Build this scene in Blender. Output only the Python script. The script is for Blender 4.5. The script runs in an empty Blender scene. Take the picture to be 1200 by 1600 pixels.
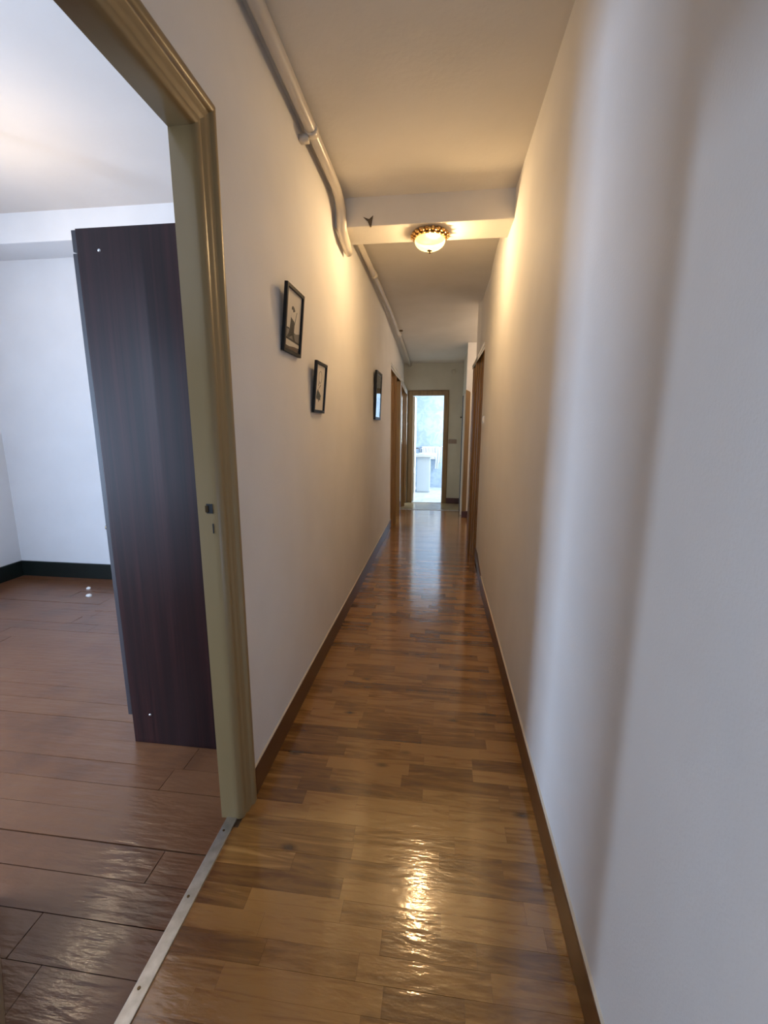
import bpy, bmesh, math, random
from mathutils import Matrix, Vector

# ------------------------------------------------------------------ scene, camera, world, large lights
S = bpy.context.scene
COL = S.collection
vs = S.view_settings
vs.view_transform = 'Standard'; vs.look = 'None'; vs.gamma = 1.0
vs.use_curve_mapping = False
vs.exposure = 0.08

def rot_from_vps(f=683.0):
    """camera axes from the vanishing points of the corridor and of the verticals (1200x1600 frame)"""
    y = Vector((688 - 600, 668 - 800, f)).normalized()
    d = Vector((588 - 600, 4300 - 800, f)); d = (d - y * y.dot(d)).normalized()
    z = -d
    x = y.cross(z)
    r = Matrix((x, y, z))                       # image axes (right, down, forward) -> world
    right = r @ Vector((1, 0, 0)); up = r @ Vector((0, -1, 0)); back = r @ Vector((0, 0, -1))
    return Matrix((right, up, back)).transposed()

cam_data = bpy.data.cameras.new('camera')
cam = bpy.data.objects.new('camera', cam_data); COL.objects.link(cam)
cam_data.sensor_fit = 'VERTICAL'; cam_data.sensor_height = 36.0; cam_data.lens = 683.0 / 1600.0 * 36.0
cam_data.clip_start = 0.02
cam.matrix_world = Matrix.Translation((0, 0, 1.45)) @ rot_from_vps().to_4x4()
S.camera = cam

world = bpy.data.worlds.new('world'); S.world = world
world.use_nodes = True
bgn = world.node_tree.nodes['Background']
bgn.inputs[0].default_value = (0.62, 0.76, 1.0, 1); bgn.inputs[1].default_value = 0.6

def window_light(name, loc, direction, sx, sy, power, color=(0.70, 0.82, 1.0), spread=180):
    """skylight coming in at a window opening"""
    ld = bpy.data.lights.new(name, 'AREA'); ld.shape = 'RECTANGLE'
    ld.size = sx; ld.size_y = sy; ld.energy = power; ld.color = color; ld.spread = math.radians(spread)
    o = bpy.data.objects.new(name, ld); COL.objects.link(o)
    o.location = loc
    o.rotation_euler = Vector(direction).to_track_quat('-Z', 'Y').to_euler()
    return o

# name, position of the window, direction of the light, width, height, watts
window_light('daylight_west_window', (-4.10, 0.42, 1.20), (1, 0, 0), 1.1, 1.2, 150, (0.52, 0.71, 1.0))
window_light('daylight_south_window', (-2.25, -0.43, 1.45), (0, 1, 0), 1.0, 1.3, 10, (0.55, 0.72, 1.0))
window_light('daylight_rear_room', (-2.72, -3.03, 2.05), (0, 1, 0), 0.08, 0.3, 95, (0.58, 0.75, 1.0))
window_light('daylight_entrance', (-0.15, -2.97, 1.45), (0, 1, 0), 0.6, 1.2, 22, (0.58, 0.74, 1.0))
window_light('daylight_bathroom', (1.27, 9.65, 1.65), (-1, 0, 0), 1.2, 1.2, 140, (0.80, 0.93, 1.0))
window_light('daylight_side_room', (-2.97, 7.15, 1.5), (1, 0, 0), 1.7, 1.4, 45, (0.82, 0.93, 1.0))

# ------------------------------------------------------------------ materials
def new_mat(name):
    m = bpy.data.materials.new(name); m.use_nodes = True
    return m, m.node_tree.nodes, m.node_tree.links, m.node_tree.nodes['Principled BSDF']

def ramp(N, stops):
    r = N.new('ShaderNodeValToRGB'); el = r.color_ramp.elements
    el[0].position, el[0].color = stops[0][0], (*stops[0][1], 1)
    el[1].position, el[1].color = stops[-1][0], (*stops[-1][1], 1)
    for p, c in stops[1:-1]:
        e = el.new(p); e.color = (*c, 1)
    return r

def plain(name, c1, c2=None, scale=6.0, rough=0.5, metal=0.0, bump=0.0, bscale=80.0, spec=0.5, stretch=(1, 1, 1), coord='Object', coat=0.0):
    m, N, L, P = new_mat(name)
    c2 = c2 or tuple(x * 0.85 for x in c1)
    tc = N.new('ShaderNodeTexCoord'); mp = N.new('ShaderNodeMapping'); mp.inputs['Scale'].default_value = stretch
    L.new(tc.outputs[coord], mp.inputs[0])
    nz = N.new('ShaderNodeTexNoise'); nz.inputs['Scale'].default_value = scale; nz.inputs['Detail'].default_value = 5
    L.new(mp.outputs[0], nz.inputs['Vector'])
    r = ramp(N, [(0.32, c2), (0.68, c1)]); L.new(nz.outputs[0], r.inputs[0]); L.new(r.outputs[0], P.inputs['Base Color'])
    P.inputs['Roughness'].default_value = rough; P.inputs['Metallic'].default_value = metal
    P.inputs['Specular IOR Level'].default_value = spec; P.inputs['Coat Weight'].default_value = coat
    if bump:
        nb = N.new('ShaderNodeTexNoise'); nb.inputs['Scale'].default_value = bscale; nb.inputs['Detail'].default_value = 4
        L.new(mp.outputs[0], nb.inputs['Vector'])
        b = N.new('ShaderNodeBump'); b.inputs['Strength'].default_value = bump; b.inputs['Distance'].default_value = 0.01
        L.new(nb.outputs[0], b.inputs['Height']); L.new(b.outputs[0], P.inputs['Normal'])
    return m

def strip_mat(name, island):
    """varnished parquet strips, grain along X, each strip its own tone"""
    m, N, L, P = new_mat(name)
    geo = N.new('ShaderNodeNewGeometry')
    if island: rnd = geo.outputs['Random Per Island']
    else: rnd = N.new('ShaderNodeObjectInfo').outputs['Random']
    wn = N.new('ShaderNodeTexWhiteNoise'); wn.noise_dimensions = '1D'; L.new(rnd, wn.inputs['W'])
    sc = N.new('ShaderNodeVectorMath'); sc.operation = 'MULTIPLY'; sc.inputs[1].default_value = (40, 40, 40); L.new(wn.outputs['Color'], sc.inputs[0])
    mp = N.new('ShaderNodeMapping'); mp.inputs['Scale'].default_value = (3.0, 30, 1); L.new(geo.outputs['Position'], mp.inputs[0])
    ad = N.new('ShaderNodeVectorMath'); ad.operation = 'ADD'; L.new(mp.outputs[0], ad.inputs[0]); L.new(sc.outputs[0], ad.inputs[1])
    nz = N.new('ShaderNodeTexNoise'); nz.inputs['Scale'].default_value = 1.0; nz.inputs['Detail'].default_value = 7; nz.inputs['Roughness'].default_value = 0.62; nz.inputs['Distortion'].default_value = 1.3
    L.new(ad.outputs[0], nz.inputs['Vector'])
    # tone of the strip + grain
    mul = N.new('ShaderNodeMath'); mul.operation = 'MULTIPLY'; mul.inputs[1].default_value = 0.46; L.new(wn.outputs['Value'], mul.inputs[0])
    mul2 = N.new('ShaderNodeMath'); mul2.operation = 'MULTIPLY_ADD'; mul2.inputs[1].default_value = 1.25; L.new(nz.outputs[0], mul2.inputs[0]); L.new(mul.outputs[0], mul2.inputs[2])
    r = ramp(N, [(0.26, (0.052, 0.016, 0.0035)), (0.52, (0.155, 0.058, 0.011)), (0.80, (0.262, 0.113, 0.023)), (1.0, (0.40, 0.192, 0.050))])
    L.new(mul2.outputs[0], r.inputs[0])
    # knots
    mk = N.new('ShaderNodeMapping'); mk.inputs['Scale'].default_value = (3.2, 7.5, 1); L.new(geo.outputs['Position'], mk.inputs[0])
    vo = N.new('ShaderNodeTexVoronoi'); vo.inputs['Scale'].default_value = 1.0; L.new(mk.outputs[0], vo.inputs['Vector'])
    kr = ramp(N, [(0.03, (0.22, 0.22, 0.22)), (0.13, (1, 1, 1))]); L.new(vo.outputs['Distance'], kr.inputs[0])
    mx = N.new('ShaderNodeMix'); mx.data_type = 'RGBA'; mx.blend_type = 'MULTIPLY'; mx.inputs['Factor'].default_value = 0.9
    L.new(r.outputs[0], mx.inputs['A']); L.new(kr.outputs[0], mx.inputs['B']); L.new(mx.outputs['Result'], P.inputs['Base Color'])
    # varnish: worn, slightly wavy
    nr = N.new('ShaderNodeTexNoise'); nr.inputs['Scale'].default_value = 9; nr.inputs['Detail'].default_value = 6; L.new(geo.outputs['Position'], nr.inputs['Vector'])
    rr = N.new('ShaderNodeMapRange'); rr.inputs['From Min'].default_value = 0.3; rr.inputs['From Max'].default_value = 0.7
    rr.inputs['To Min'].default_value = 0.26; rr.inputs['To Max'].default_value = 0.27; L.new(nr.outputs[0], rr.inputs['Value']); L.new(rr.outputs[0], P.inputs['Roughness'])
    mb = N.new('ShaderNodeMapping'); mb.inputs['Scale'].default_value = (9, 30, 1); L.new(geo.outputs['Position'], mb.inputs[0])
    nb = N.new('ShaderNodeTexNoise'); nb.inputs['Scale'].default_value = 1.6; nb.inputs['Detail'].default_value = 4; L.new(mb.outputs[0], nb.inputs['Vector'])
    b = N.new('ShaderNodeBump'); b.inputs['Strength'].default_value = 0.20; b.inputs['Distance'].default_value = 0.006
    L.new(nb.outputs[0], b.inputs['Height']); L.new(b.outputs[0], P.inputs['Normal'])
    P.inputs['Specular IOR Level'].default_value = 0.5
    P.inputs['Coat Weight'].default_value = 1.0; P.inputs['Coat Roughness'].default_value = 0.10; P.inputs['Coat IOR'].default_value = 1.75
    L.new(b.outputs[0], P.inputs['Coat Normal'])
    return m

def plank_mat():
    """brown floor paint on old planks, scuffed"""
    m, N, L, P = new_mat('painted_planks')
    geo = N.new('ShaderNodeNewGeometry'); oi = N.new('ShaderNodeObjectInfo')
    nz = N.new('ShaderNodeTexNoise'); nz.inputs['Scale'].default_value = 3.5; nz.inputs['Detail'].default_value = 7; nz.inputs['Roughness'].default_value = 0.6
    L.new(geo.outputs['Position'], nz.inputs['Vector'])
    a = N.new('ShaderNodeMath'); a.operation = 'MULTIPLY_ADD'; a.inputs[1].default_value = 0.14; L.new(oi.outputs['Random'], a.inputs[0]); L.new(nz.outputs[0], a.inputs[2])
    r = ramp(N, [(0.3, (0.095, 0.034, 0.012)), (0.55, (0.155, 0.058, 0.021)), (0.85, (0.19, 0.082, 0.034))]); L.new(a.outputs[0], r.inputs[0])
    L.new(r.outputs[0], P.inputs['Base Color'])
    rr = N.new('ShaderNodeMapRange'); rr.inputs['From Min'].default_value = 0.3; rr.inputs['From Max'].default_value = 0.7
    rr.inputs['To Min'].default_value = 0.32; rr.inputs['To Max'].default_value = 0.36; L.new(nz.outputs[0], rr.inputs['Value']); L.new(rr.outputs[0], P.inputs['Roughness'])
    mp = N.new('ShaderNodeMapping'); mp.inputs['Scale'].default_value = (5, 24, 1); L.new(geo.outputs['Position'], mp.inputs[0])
    nb = N.new('ShaderNodeTexNoise'); nb.inputs['Scale'].default_value = 1.5; nb.inputs['Detail'].default_value = 5; L.new(mp.outputs[0], nb.inputs['Vector'])
    b = N.new('ShaderNodeBump'); b.inputs['Strength'].default_value = 0.35; b.inputs['Distance'].default_value = 0.01
    L.new(nb.outputs[0], b.inputs['Height']); L.new(b.outputs[0], P.inputs['Normal']); L.new(b.outputs[0], P.inputs['Coat Normal'])
    P.inputs['Coat Weight'].default_value = 0.45; P.inputs['Coat Roughness'].default_value = 0.14
    return m

def veneer_mat():
    m, N, L, P = new_mat('mahogany_veneer')
    tc = N.new('ShaderNodeTexCoord'); mp = N.new('ShaderNodeMapping'); mp.inputs['Scale'].default_value = (55, 55, 0.9)
    L.new(tc.outputs['Object'], mp.inputs[0])
    nz = N.new('ShaderNodeTexNoise'); nz.inputs['Scale'].default_value = 1.0; nz.inputs['Detail'].default_value = 5; nz.inputs['Distortion'].default_value = 0.5
    L.new(mp.outputs[0], nz.inputs['Vector'])
    r = ramp(N, [(0.36, (0.010, 0.0026, 0.003)), (0.52, (0.018, 0.0044, 0.0045)), (0.70, (0.030, 0.0075, 0.007))]); L.new(nz.outputs[0], r.inputs[0])
    L.new(r.outputs[0], P.inputs['Base Color']); P.inputs['Roughness'].default_value = 0.30; P.inputs['Specular IOR Level'].default_value = 0.30
    return m

def tile_mat(name, c1, c2, w, h, mortar, rough):
    m, N, L, P = new_mat(name)
    tc = N.new('ShaderNodeTexCoord'); br = N.new('ShaderNodeTexBrick'); br.offset = 0.0
    br.inputs['Color1'].default_value = (*c1, 1); br.inputs['Color2'].default_value = (*c2, 1); br.inputs['Mortar'].default_value = (*mortar, 1)
    br.inputs['Scale'].default_value = 1; br.inputs['Brick Width'].default_value = w; br.inputs['Row Height'].default_value = h; br.inputs['Mortar Size'].default_value = 0.004
    mp = N.new('ShaderNodeMapping'); L.new(tc.outputs['UV'], mp.inputs[0]); L.new(mp.outputs[0], br.inputs['Vector'])
    nz = N.new('ShaderNodeTexNoise'); nz.inputs['Scale'].default_value = 5; nz.inputs['Detail'].default_value = 8; nz.inputs['Distortion'].default_value = 1.5; L.new(tc.outputs['Object'], nz.inputs['Vector'])
    r = ramp(N, [(0.4, (0.78, 0.80, 0.84)), (0.6, (1, 1, 1))]); L.new(nz.outputs[0], r.inputs[0])
    mx = N.new('ShaderNodeMix'); mx.data_type = 'RGBA'; mx.blend_type = 'MULTIPLY'; mx.inputs['Factor'].default_value = 1
    L.new(br.outputs[0], mx.inputs['A']); L.new(r.outputs[0], mx.inputs['B']); L.new(mx.outputs['Result'], P.inputs['Base Color'])
    P.inputs['Roughness'].default_value = rough
    return m

def glow_mat(name, c, strength, c_hot=None, centre=(0, 0, 0), radius=0.05, hot=1.0):
    """lit glass: brighter around the bulb behind it (object space)"""
    m, N, L, P = new_mat(name)
    P.inputs['Base Color'].default_value = (0.85, 0.8, 0.68, 1); P.inputs['Roughness'].default_value = 0.25
    P.inputs['Emission Color'].default_value = (*c, 1); P.inputs['Emission Strength'].default_value = strength
    if c_hot:
        tc = N.new('ShaderNodeTexCoord'); d = N.new('ShaderNodeVectorMath'); d.operation = 'DISTANCE'; d.inputs[1].default_value = centre
        L.new(tc.outputs['Object'], d.inputs[0])
        mr = N.new('ShaderNodeMapRange'); mr.inputs['From Min'].default_value = radius * 0.5; mr.inputs['From Max'].default_value = radius * 1.6
        mr.inputs['To Min'].default_value = hot; mr.inputs['To Max'].default_value = strength; L.new(d.outputs['Value'], mr.inputs['Value']); L.new(mr.outputs[0], P.inputs['Emission Strength'])
        mr2 = N.new('ShaderNodeMapRange'); mr2.inputs['From Min'].default_value = radius * 0.5; mr2.inputs['From Max'].default_value = radius * 1.6; L.new(d.outputs['Value'], mr2.inputs['Value'])
        mx = N.new('ShaderNodeMix'); mx.data_type = 'RGBA'; mx.inputs['A'].default_value = (*c_hot, 1); mx.inputs['B'].default_value = (*c, 1)
        L.new(mr2.outputs[0], mx.inputs['Factor']); L.new(mx.outputs['Result'], P.inputs['Emission Color'])
    return m

M = dict(
    wall=plain('wall_paint', (0.82, 0.80, 0.78), (0.78, 0.76, 0.74), 3.0, 0.72, bump=0.10, bscale=150, spec=0.3),
    room_wall=plain('room_wall_paint', (0.78, 0.785, 0.80), (0.74, 0.745, 0.76), 3.0, 0.75, bump=0.06, bscale=120, spec=0.3),
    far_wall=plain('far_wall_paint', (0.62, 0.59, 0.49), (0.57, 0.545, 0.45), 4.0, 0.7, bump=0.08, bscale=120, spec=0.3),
    ceiling=plain('ceiling_paint', (0.74, 0.70, 0.635), (0.68, 0.64, 0.57), 2.2, 0.8, bump=0.12, bscale=40, spec=0.2),
    room_ceiling=plain('room_ceiling_paint', (0.75, 0.70, 0.66), (0.70, 0.65, 0.61), 1.5, 0.85, bump=0.08, bscale=30, spec=0.2),
    casing=plain('olive_gloss_paint', (0.32, 0.222, 0.104), (0.28, 0.194, 0.088), 5.0, 0.38, bump=0.05, bscale=30, stretch=(1, 1, 0.15)),
    oak=plain('varnished_oak', (0.27, 0.145, 0.048), (0.20, 0.10, 0.030), 9.0, 0.20, bump=0.05, bscale=40, stretch=(4, 4, 0.3)),
    far_oak=plain('matt_oak', (0.28, 0.17, 0.062), (0.20, 0.115, 0.04), 9.0, 0.40, stretch=(4, 4, 0.3)),
    skirting=plain('brown_skirting', (0.105, 0.034, 0.008), (0.075, 0.023, 0.006), 6.0, 0.36, stretch=(1, 0.3, 1)),
    far_skirting=plain('red_skirting', (0.085, 0.022, 0.014), (0.06, 0.016, 0.010), 6.0, 0.35),
    black_skirting=plain('dark_green_skirting', (0.008, 0.014, 0.012), (0.005, 0.009, 0.008), 6.0, 0.35),
    subfloor=plain('floor_joint', (0.10, 0.05, 0.02), (0.07, 0.035, 0.014), 8.0, 0.6),
    strip=strip_mat('parquet_strip', False), strips=strip_mat('parquet_strips', True),
    plank=plank_mat(), veneer=veneer_mat(),
    edge=plain('veneer_edge', (0.035, 0.028, 0.032), (0.022, 0.017, 0.02), 12, 0.4, stretch=(1, 1, .1)),
    landing=plain('landing_floor', (0.34, 0.26, 0.15), (0.28, 0.21, 0.12), 6, 0.2, bump=0.05, bscale=30),
    pipe=plain('painted_pipe', (0.66, 0.60, 0.51), (0.60, 0.54, 0.45), 5, 0.30, bump=0.12, bscale=35),
    plaster=plain('plaster', (0.70, 0.63, 0.52), (0.64, 0.57, 0.46), 10, 0.7, bump=0.3, bscale=40),
    chip=plain('bare_plaster', (0.13, 0.095, 0.06), (0.08, 0.06, 0.04), 30, 0.9, bump=0.4, bscale=60),
    black=plain('black_frame', (0.006, 0.006, 0.006), (0.004, 0.004, 0.004), 10, 0.42, spec=0.3),
    paper=plain('cream_paper', (0.78, 0.72, 0.62), (0.74, 0.68, 0.57), 8, 0.6),
    ink=plain('black_ink', (0.018, 0.017, 0.016), (0.030, 0.028, 0.025), 20, 0.6),
    inkgrey=plain('grey_wash', (0.25, 0.235, 0.21), (0.17, 0.16, 0.145), 30, 0.6),
    inkbrown=plain('brown_wash', (0.16, 0.12, 0.10), (0.11, 0.085, 0.07), 20, 0.6),
    inkgreen=plain('green_ink', (0.045, 0.060, 0.045), (0.02, 0.025, 0.02), 60, 0.6),
    darkprint=plain('dark_print', (0.035, 0.035, 0.04), (0.012, 0.012, 0.014), 9, 0.5),
    gold=plain('gilt_metal', (0.75, 0.50, 0.20), (0.45, 0.25, 0.09), 60, 0.28, metal=1.0),
    bronze=plain('dark_bronze', (0.18, 0.12, 0.06), (0.12, 0.08, 0.04), 20, 0.35, metal=1.0),
    steel=plain('brushed_steel', (0.62, 0.60, 0.57), (0.42, 0.40, 0.37), 25, 0.38, metal=1.0),
    chrome=plain('chrome', (0.7, 0.7, 0.72), (0.6, 0.6, 0.62), 8, 0.12, metal=1.0),
    dark=plain('dark_slot', (0.010, 0.008, 0.007), (0.006, 0.005, 0.004), 10, 0.6),
    white=plain('white_gloss', (0.80, 0.80, 0.79), (0.77, 0.77, 0.76), 4, 0.25),
    switch=plain('brown_switch', (0.30, 0.21, 0.14), (0.26, 0.18, 0.12), 10, 0.35),
    crumb=plain('white_crumb', (0.85, 0.84, 0.82), (0.75, 0.74, 0.72), 60, 0.8),
    towel=plain('white_towel', (0.86, 0.87, 0.88), (0.78, 0.80, 0.82), 40, 0.95, bump=0.5, bscale=220),
    bath_wall=tile_mat('bathroom_wall_tile', (0.42, 0.51, 0.63), (0.40, 0.49, 0.61), 0.33, 0.45, (0.38, 0.46, 0.57), 0.25),
    bath_floor=tile_mat('bathroom_floor_tile', (0.74, 0.77, 0.78), (0.71, 0.74, 0.76), 0.33, 0.33, (0.66, 0.69, 0.70), 0.2),
    groove=plain('grey_groove', (0.30, 0.31, 0.34), (0.24, 0.25, 0.28), 10, 0.5),
    gloss_leaf=plain('gloss_white_leaf', (0.74, 0.73, 0.69), (0.70, 0.69, 0.65), 4, 0.10),
    vanity=plain('vanity_laminate', (0.66, 0.72, 0.79), (0.64, 0.70, 0.77), 3, 0.35),
    bathdoor=plain('white_door_paint', (0.80, 0.78, 0.72), (0.77, 0.75, 0.68), 4, 0.35),
)

def glass_mat(name, strength):
    """thin picture glass: clear, with the reflection of a flat pane"""
    m, N, L, P = new_mat(name)
    N.remove(P)
    tr = N.new('ShaderNodeBsdfTransparent'); gl = N.new('ShaderNodeBsdfGlossy'); gl.inputs['Roughness'].default_value = 0.03
    lw = N.new('ShaderNodeLayerWeight'); lw.inputs['Blend'].default_value = 0.5
    pw = N.new('ShaderNodeMath'); pw.operation = 'POWER'; pw.inputs[1].default_value = 5; L.new(lw.outputs['Facing'], pw.inputs[0])
    fr = N.new('ShaderNodeMath'); fr.operation = 'MULTIPLY_ADD'; fr.inputs[1].default_value = strength * 0.94; fr.inputs[2].default_value = strength * 0.04; L.new(pw.outputs[0], fr.inputs[0])
    nz = N.new('ShaderNodeTexNoise'); nz.inputs['Scale'].default_value = 3
    b = N.new('ShaderNodeBump'); b.inputs['Strength'].default_value = 0.01; L.new(nz.outputs[0], b.inputs['Height']); L.new(b.outputs[0], gl.inputs['Normal'])
    mx = N.new('ShaderNodeMixShader'); L.new(fr.outputs[0], mx.inputs[0]); L.new(tr.outputs[0], mx.inputs[1]); L.new(gl.outputs[0], mx.inputs[2])
    L.new(mx.outputs[0], N['Material Output'].inputs['Surface'])
    return m
M['glass'] = glass_mat('dull_picture_glass', 0.22); M['mirror_glass'] = glass_mat('picture_glass', 1.0)

def frosted_mat():
    """thin cut glass of the lit lamp: part clear, part glowing and diffusing"""
    m, N, L, P = new_mat('frosted_lamp_glass')
    P.inputs['Base Color'].default_value = (0.10, 0.075, 0.035, 1); P.inputs['Roughness'].default_value = 0.2
    P.inputs['Emission Color'].default_value = (1.0, 0.80, 0.42, 1); P.inputs['Emission Strength'].default_value = 1.05
    tc = N.new('ShaderNodeTexCoord'); vo = N.new('ShaderNodeTexVoronoi'); vo.inputs['Scale'].default_value = 26; L.new(tc.outputs['Object'], vo.inputs['Vector'])
    b = N.new('ShaderNodeBump'); b.inputs['Strength'].default_value = 0.4; L.new(vo.outputs['Distance'], b.inputs['Height']); L.new(b.outputs[0], P.inputs['Normal'])
    tr = N.new('ShaderNodeBsdfTransparent'); tr.inputs[0].default_value = (1.0, 0.97, 0.90, 1)
    mx = N.new('ShaderNodeMixShader'); mx.inputs[0].default_value = 0.70
    L.new(tr.outputs[0], mx.inputs[1]); L.new(P.outputs[0], mx.inputs[2]); L.new(mx.outputs[0], N['Material Output'].inputs['Surface'])
    return m

# ------------------------------------------------------------------ mesh helpers
def obj(name, bm, mat, parent=None, smooth=False, uv=False):
    me = bpy.data.meshes.new(name)
    bmesh.ops.recalc_face_normals(bm, faces=bm.faces)
    if uv:                                             # box mapping in metres
        lay = bm.loops.layers.uv.new('UVMap')
        for f in bm.faces:
            n = f.normal; a = max(range(3), key=lambda i: abs(n[i]))
            for l in f.loops:
                c = l.vert.co
                l[lay].uv = (c.y, c.z) if a == 0 else ((c.x, c.z) if a == 1 else (c.x, c.y))
    bm.to_mesh(me); bm.free()
    if smooth:
        for p in me.polygons: p.use_smooth = True
    if isinstance(mat, str): mat = M[mat]
    me.materials.append(mat)
    o = bpy.data.objects.new(name, me); COL.objects.link(o)
    if parent:
        o.parent = parent
        o.matrix_parent_inverse = parent.matrix_world.inverted()
    return o

def empty(name, loc=(0, 0, 0)):
    o = bpy.data.objects.new(name, None); COL.objects.link(o); o.location = loc; o.empty_display_size = 0.05
    bpy.context.view_layer.update()
    return o

def struct(o): o['kind'] = 'structure'; return o
def tag(o, label, cat, group=None):
    o['label'] = label; o['category'] = cat
    if group: o['group'] = group
    return o

def box(bm, x0, x1, y0, y1, z0, z1, bev=0.0, seg=2):
    v = [bm.verts.new((x, y, z)) for x in (x0, x1) for y in (y0, y1) for z in (z0, z1)]
    fs = [bm.faces.new([v[i] for i in q]) for q in ((0, 1, 3, 2), (4, 6, 7, 5), (0, 4, 5, 1), (2, 3, 7, 6), (0, 2, 6, 4), (1, 5, 7, 3))]
    if bev:
        es = list({e for f in fs for e in f.edges})
        bmesh.ops.bevel(bm, geom=es, offset=bev, segments=seg, affect='EDGES', profile=0.7)
    return bm

def B(x0, x1, y0, y1, z0, z1, bev=0.0): return box(bmesh.new(), x0, x1, y0, y1, z0, z1, bev)

def prism(bm, pts, axis, a, b):
    """polygon pts in the plane across axis, extruded from a to b; axis 0: (y,z)  1: (x,z)  2: (x,y)"""
    def P(p, t): return (t, p[0], p[1]) if axis == 0 else ((p[0], t, p[1]) if axis == 1 else (p[0], p[1], t))
    v0 = [bm.verts.new(P(p, a)) for p in pts]; v1 = [bm.verts.new(P(p, b)) for p in pts]
    n = len(pts); c = [bm.faces.new(v0), bm.faces.new(v1[::-1])]
    for i in range(n): bm.faces.new((v0[i], v1[i], v1[(i + 1) % n], v0[(i + 1) % n]))
    if n > 4: bmesh.ops.triangulate(bm, faces=c, ngon_method='EAR_CLIP')
    return bm

def tube(bm, path, r, n=14, cap=True):
    rings = []
    path = [Vector(p) for p in path]
    for i, p in enumerate(path):
        t = (path[min(i + 1, len(path) - 1)] - path[max(i - 1, 0)]).normalized()
        a = t.cross(Vector((0, 0, 1)))
        if a.length < 0.01: a = t.cross(Vector((1, 0, 0)))
        a.normalize(); b = t.cross(a)
        rr = r[i] if isinstance(r, (list, tuple)) else r
        rings.append([bm.verts.new(p + (a * math.cos(q) + b * math.sin(q)) * rr) for q in (2 * math.pi * k / n for k in range(n))])
    for r0, r1 in zip(rings, rings[1:]):
        for k in range(n): bm.faces.new((r0[k], r0[(k + 1) % n], r1[(k + 1) % n], r1[k]))
    if cap: bm.faces.new(rings[0][::-1]); bm.faces.new(rings[-1])
    return bm

def lathe(bm, prof, c, n=32, axis='Z'):
    """profile (r, h) turned about an axis through c"""
    rings = []
    for r, h in prof:
        ring = []
        for k in range(n):
            q = 2 * math.pi * k / n; u, w = math.cos(q) * r, math.sin(q) * r
            ring.append(bm.verts.new((c[0] + u, c[1] + w, c[2] + h) if axis == 'Z' else ((c[0] + h, c[1] + u, c[2] + w) if axis == 'X' else (c[0] + u, c[1] + h, c[2] + w))))
        rings.append(ring)
    for r0, r1 in zip(rings, rings[1:]):
        for k in range(n): bm.faces.new((r0[k], r0[(k + 1) % n], r1[(k + 1) % n], r1[k]))
    if prof[0][0] > 1e-5: bm.faces.new(rings[0])
    if prof[-1][0] > 1e-5: bm.faces.new(rings[-1][::-1])
    bmesh.ops.remove_doubles(bm, verts=bm.verts, dist=1e-6)
    return bm

# door casing: profile points (u, v): u = distance outwards from the opening, v = proud of the wall plane.
def casing(parent, prof, mat, a0, a1, top, place, names=('casing', 'head_casing', 'casing'), head=None, smooth=0):
    """a0..a1 opening along the wall, place(a, z, v) -> world point; mitred corners"""
    def seg(fa, fb):
        bm = bmesh.new()
        A = [bm.verts.new(place(*fa(u), v)) for u, v in prof]; Bv = [bm.verts.new(place(*fb(u), v)) for u, v in prof]
        n = len(prof)
        for i in range(n): bm.faces.new((A[i], A[(i + 1) % n], Bv[(i + 1) % n], Bv[i]))
        caps = [bm.faces.new(A[::-1]), bm.faces.new(Bv)]; bmesh.ops.triangulate(bm, faces=caps)
        return bm
    out = []
    out.append(obj(names[0], seg(lambda u: (a0 - u, 0.0), lambda u: (a0 - u, top + u)), mat, parent))
    out.append(obj(names[1], seg(lambda u: (a0 - u, top + u), lambda u: (a1 + u, top + u)), head or mat, parent))
    out.append(obj(names[2], seg(lambda u: (a1 + u, 0.0), lambda u: (a1 + u, top + u)), mat, parent))
    if smooth:
        for o in out:
            for p in o.data.polygons: p.use_smooth = True
            o.data.set_sharp_from_angle(angle=math.radians(smooth))
    return out

# ------------------------------------------------------------------ the shell
XL, XR = -0.70, 0.408            # corridor walls
WT = 0.075                      # thickness of the left wall
H1, H2, HF = 2.855, 2.865, 2.62 # ceiling: near, behind the beam, at the far wall
YB0, YB1 = 3.00, 3.275          # beam
YK, YF = 5.52, 8.50             # kink of the ceiling, far wall
YS = -3.0
D1 = (0.44, 1.318, 2.275)       # front doorway (y0, y1, top)
DA = (6.44, 7.05, 2.15)
DB = (8.06, 8.42, 2.05)
DR = (-1.35, -0.50, 2.00)       # doorway behind the camera

def wall_openings(a0, a1, top, openings, put):
    """wall from a0 to a1 with door openings (a, b, head height): one closed strip per pier and lintel"""
    bm = bmesh.new(); p = a0
    for a, b, t in sorted(openings):
        box(bm, *put(p, a, 0, top)); box(bm, *put(a, b, t, top)); p = b
    box(bm, *put(p, a1, 0, top))
    return bm

struct(obj('wall_left', wall_openings(YS, YF, 3.16, [(D1[0] - 0.028, D1[1] + 0.028, D1[2] + 0.028), DA, DB, DR], lambda p, q, z0, z1: (XL - WT, XL, p, q, z0, z1)), 'wall'))

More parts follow.
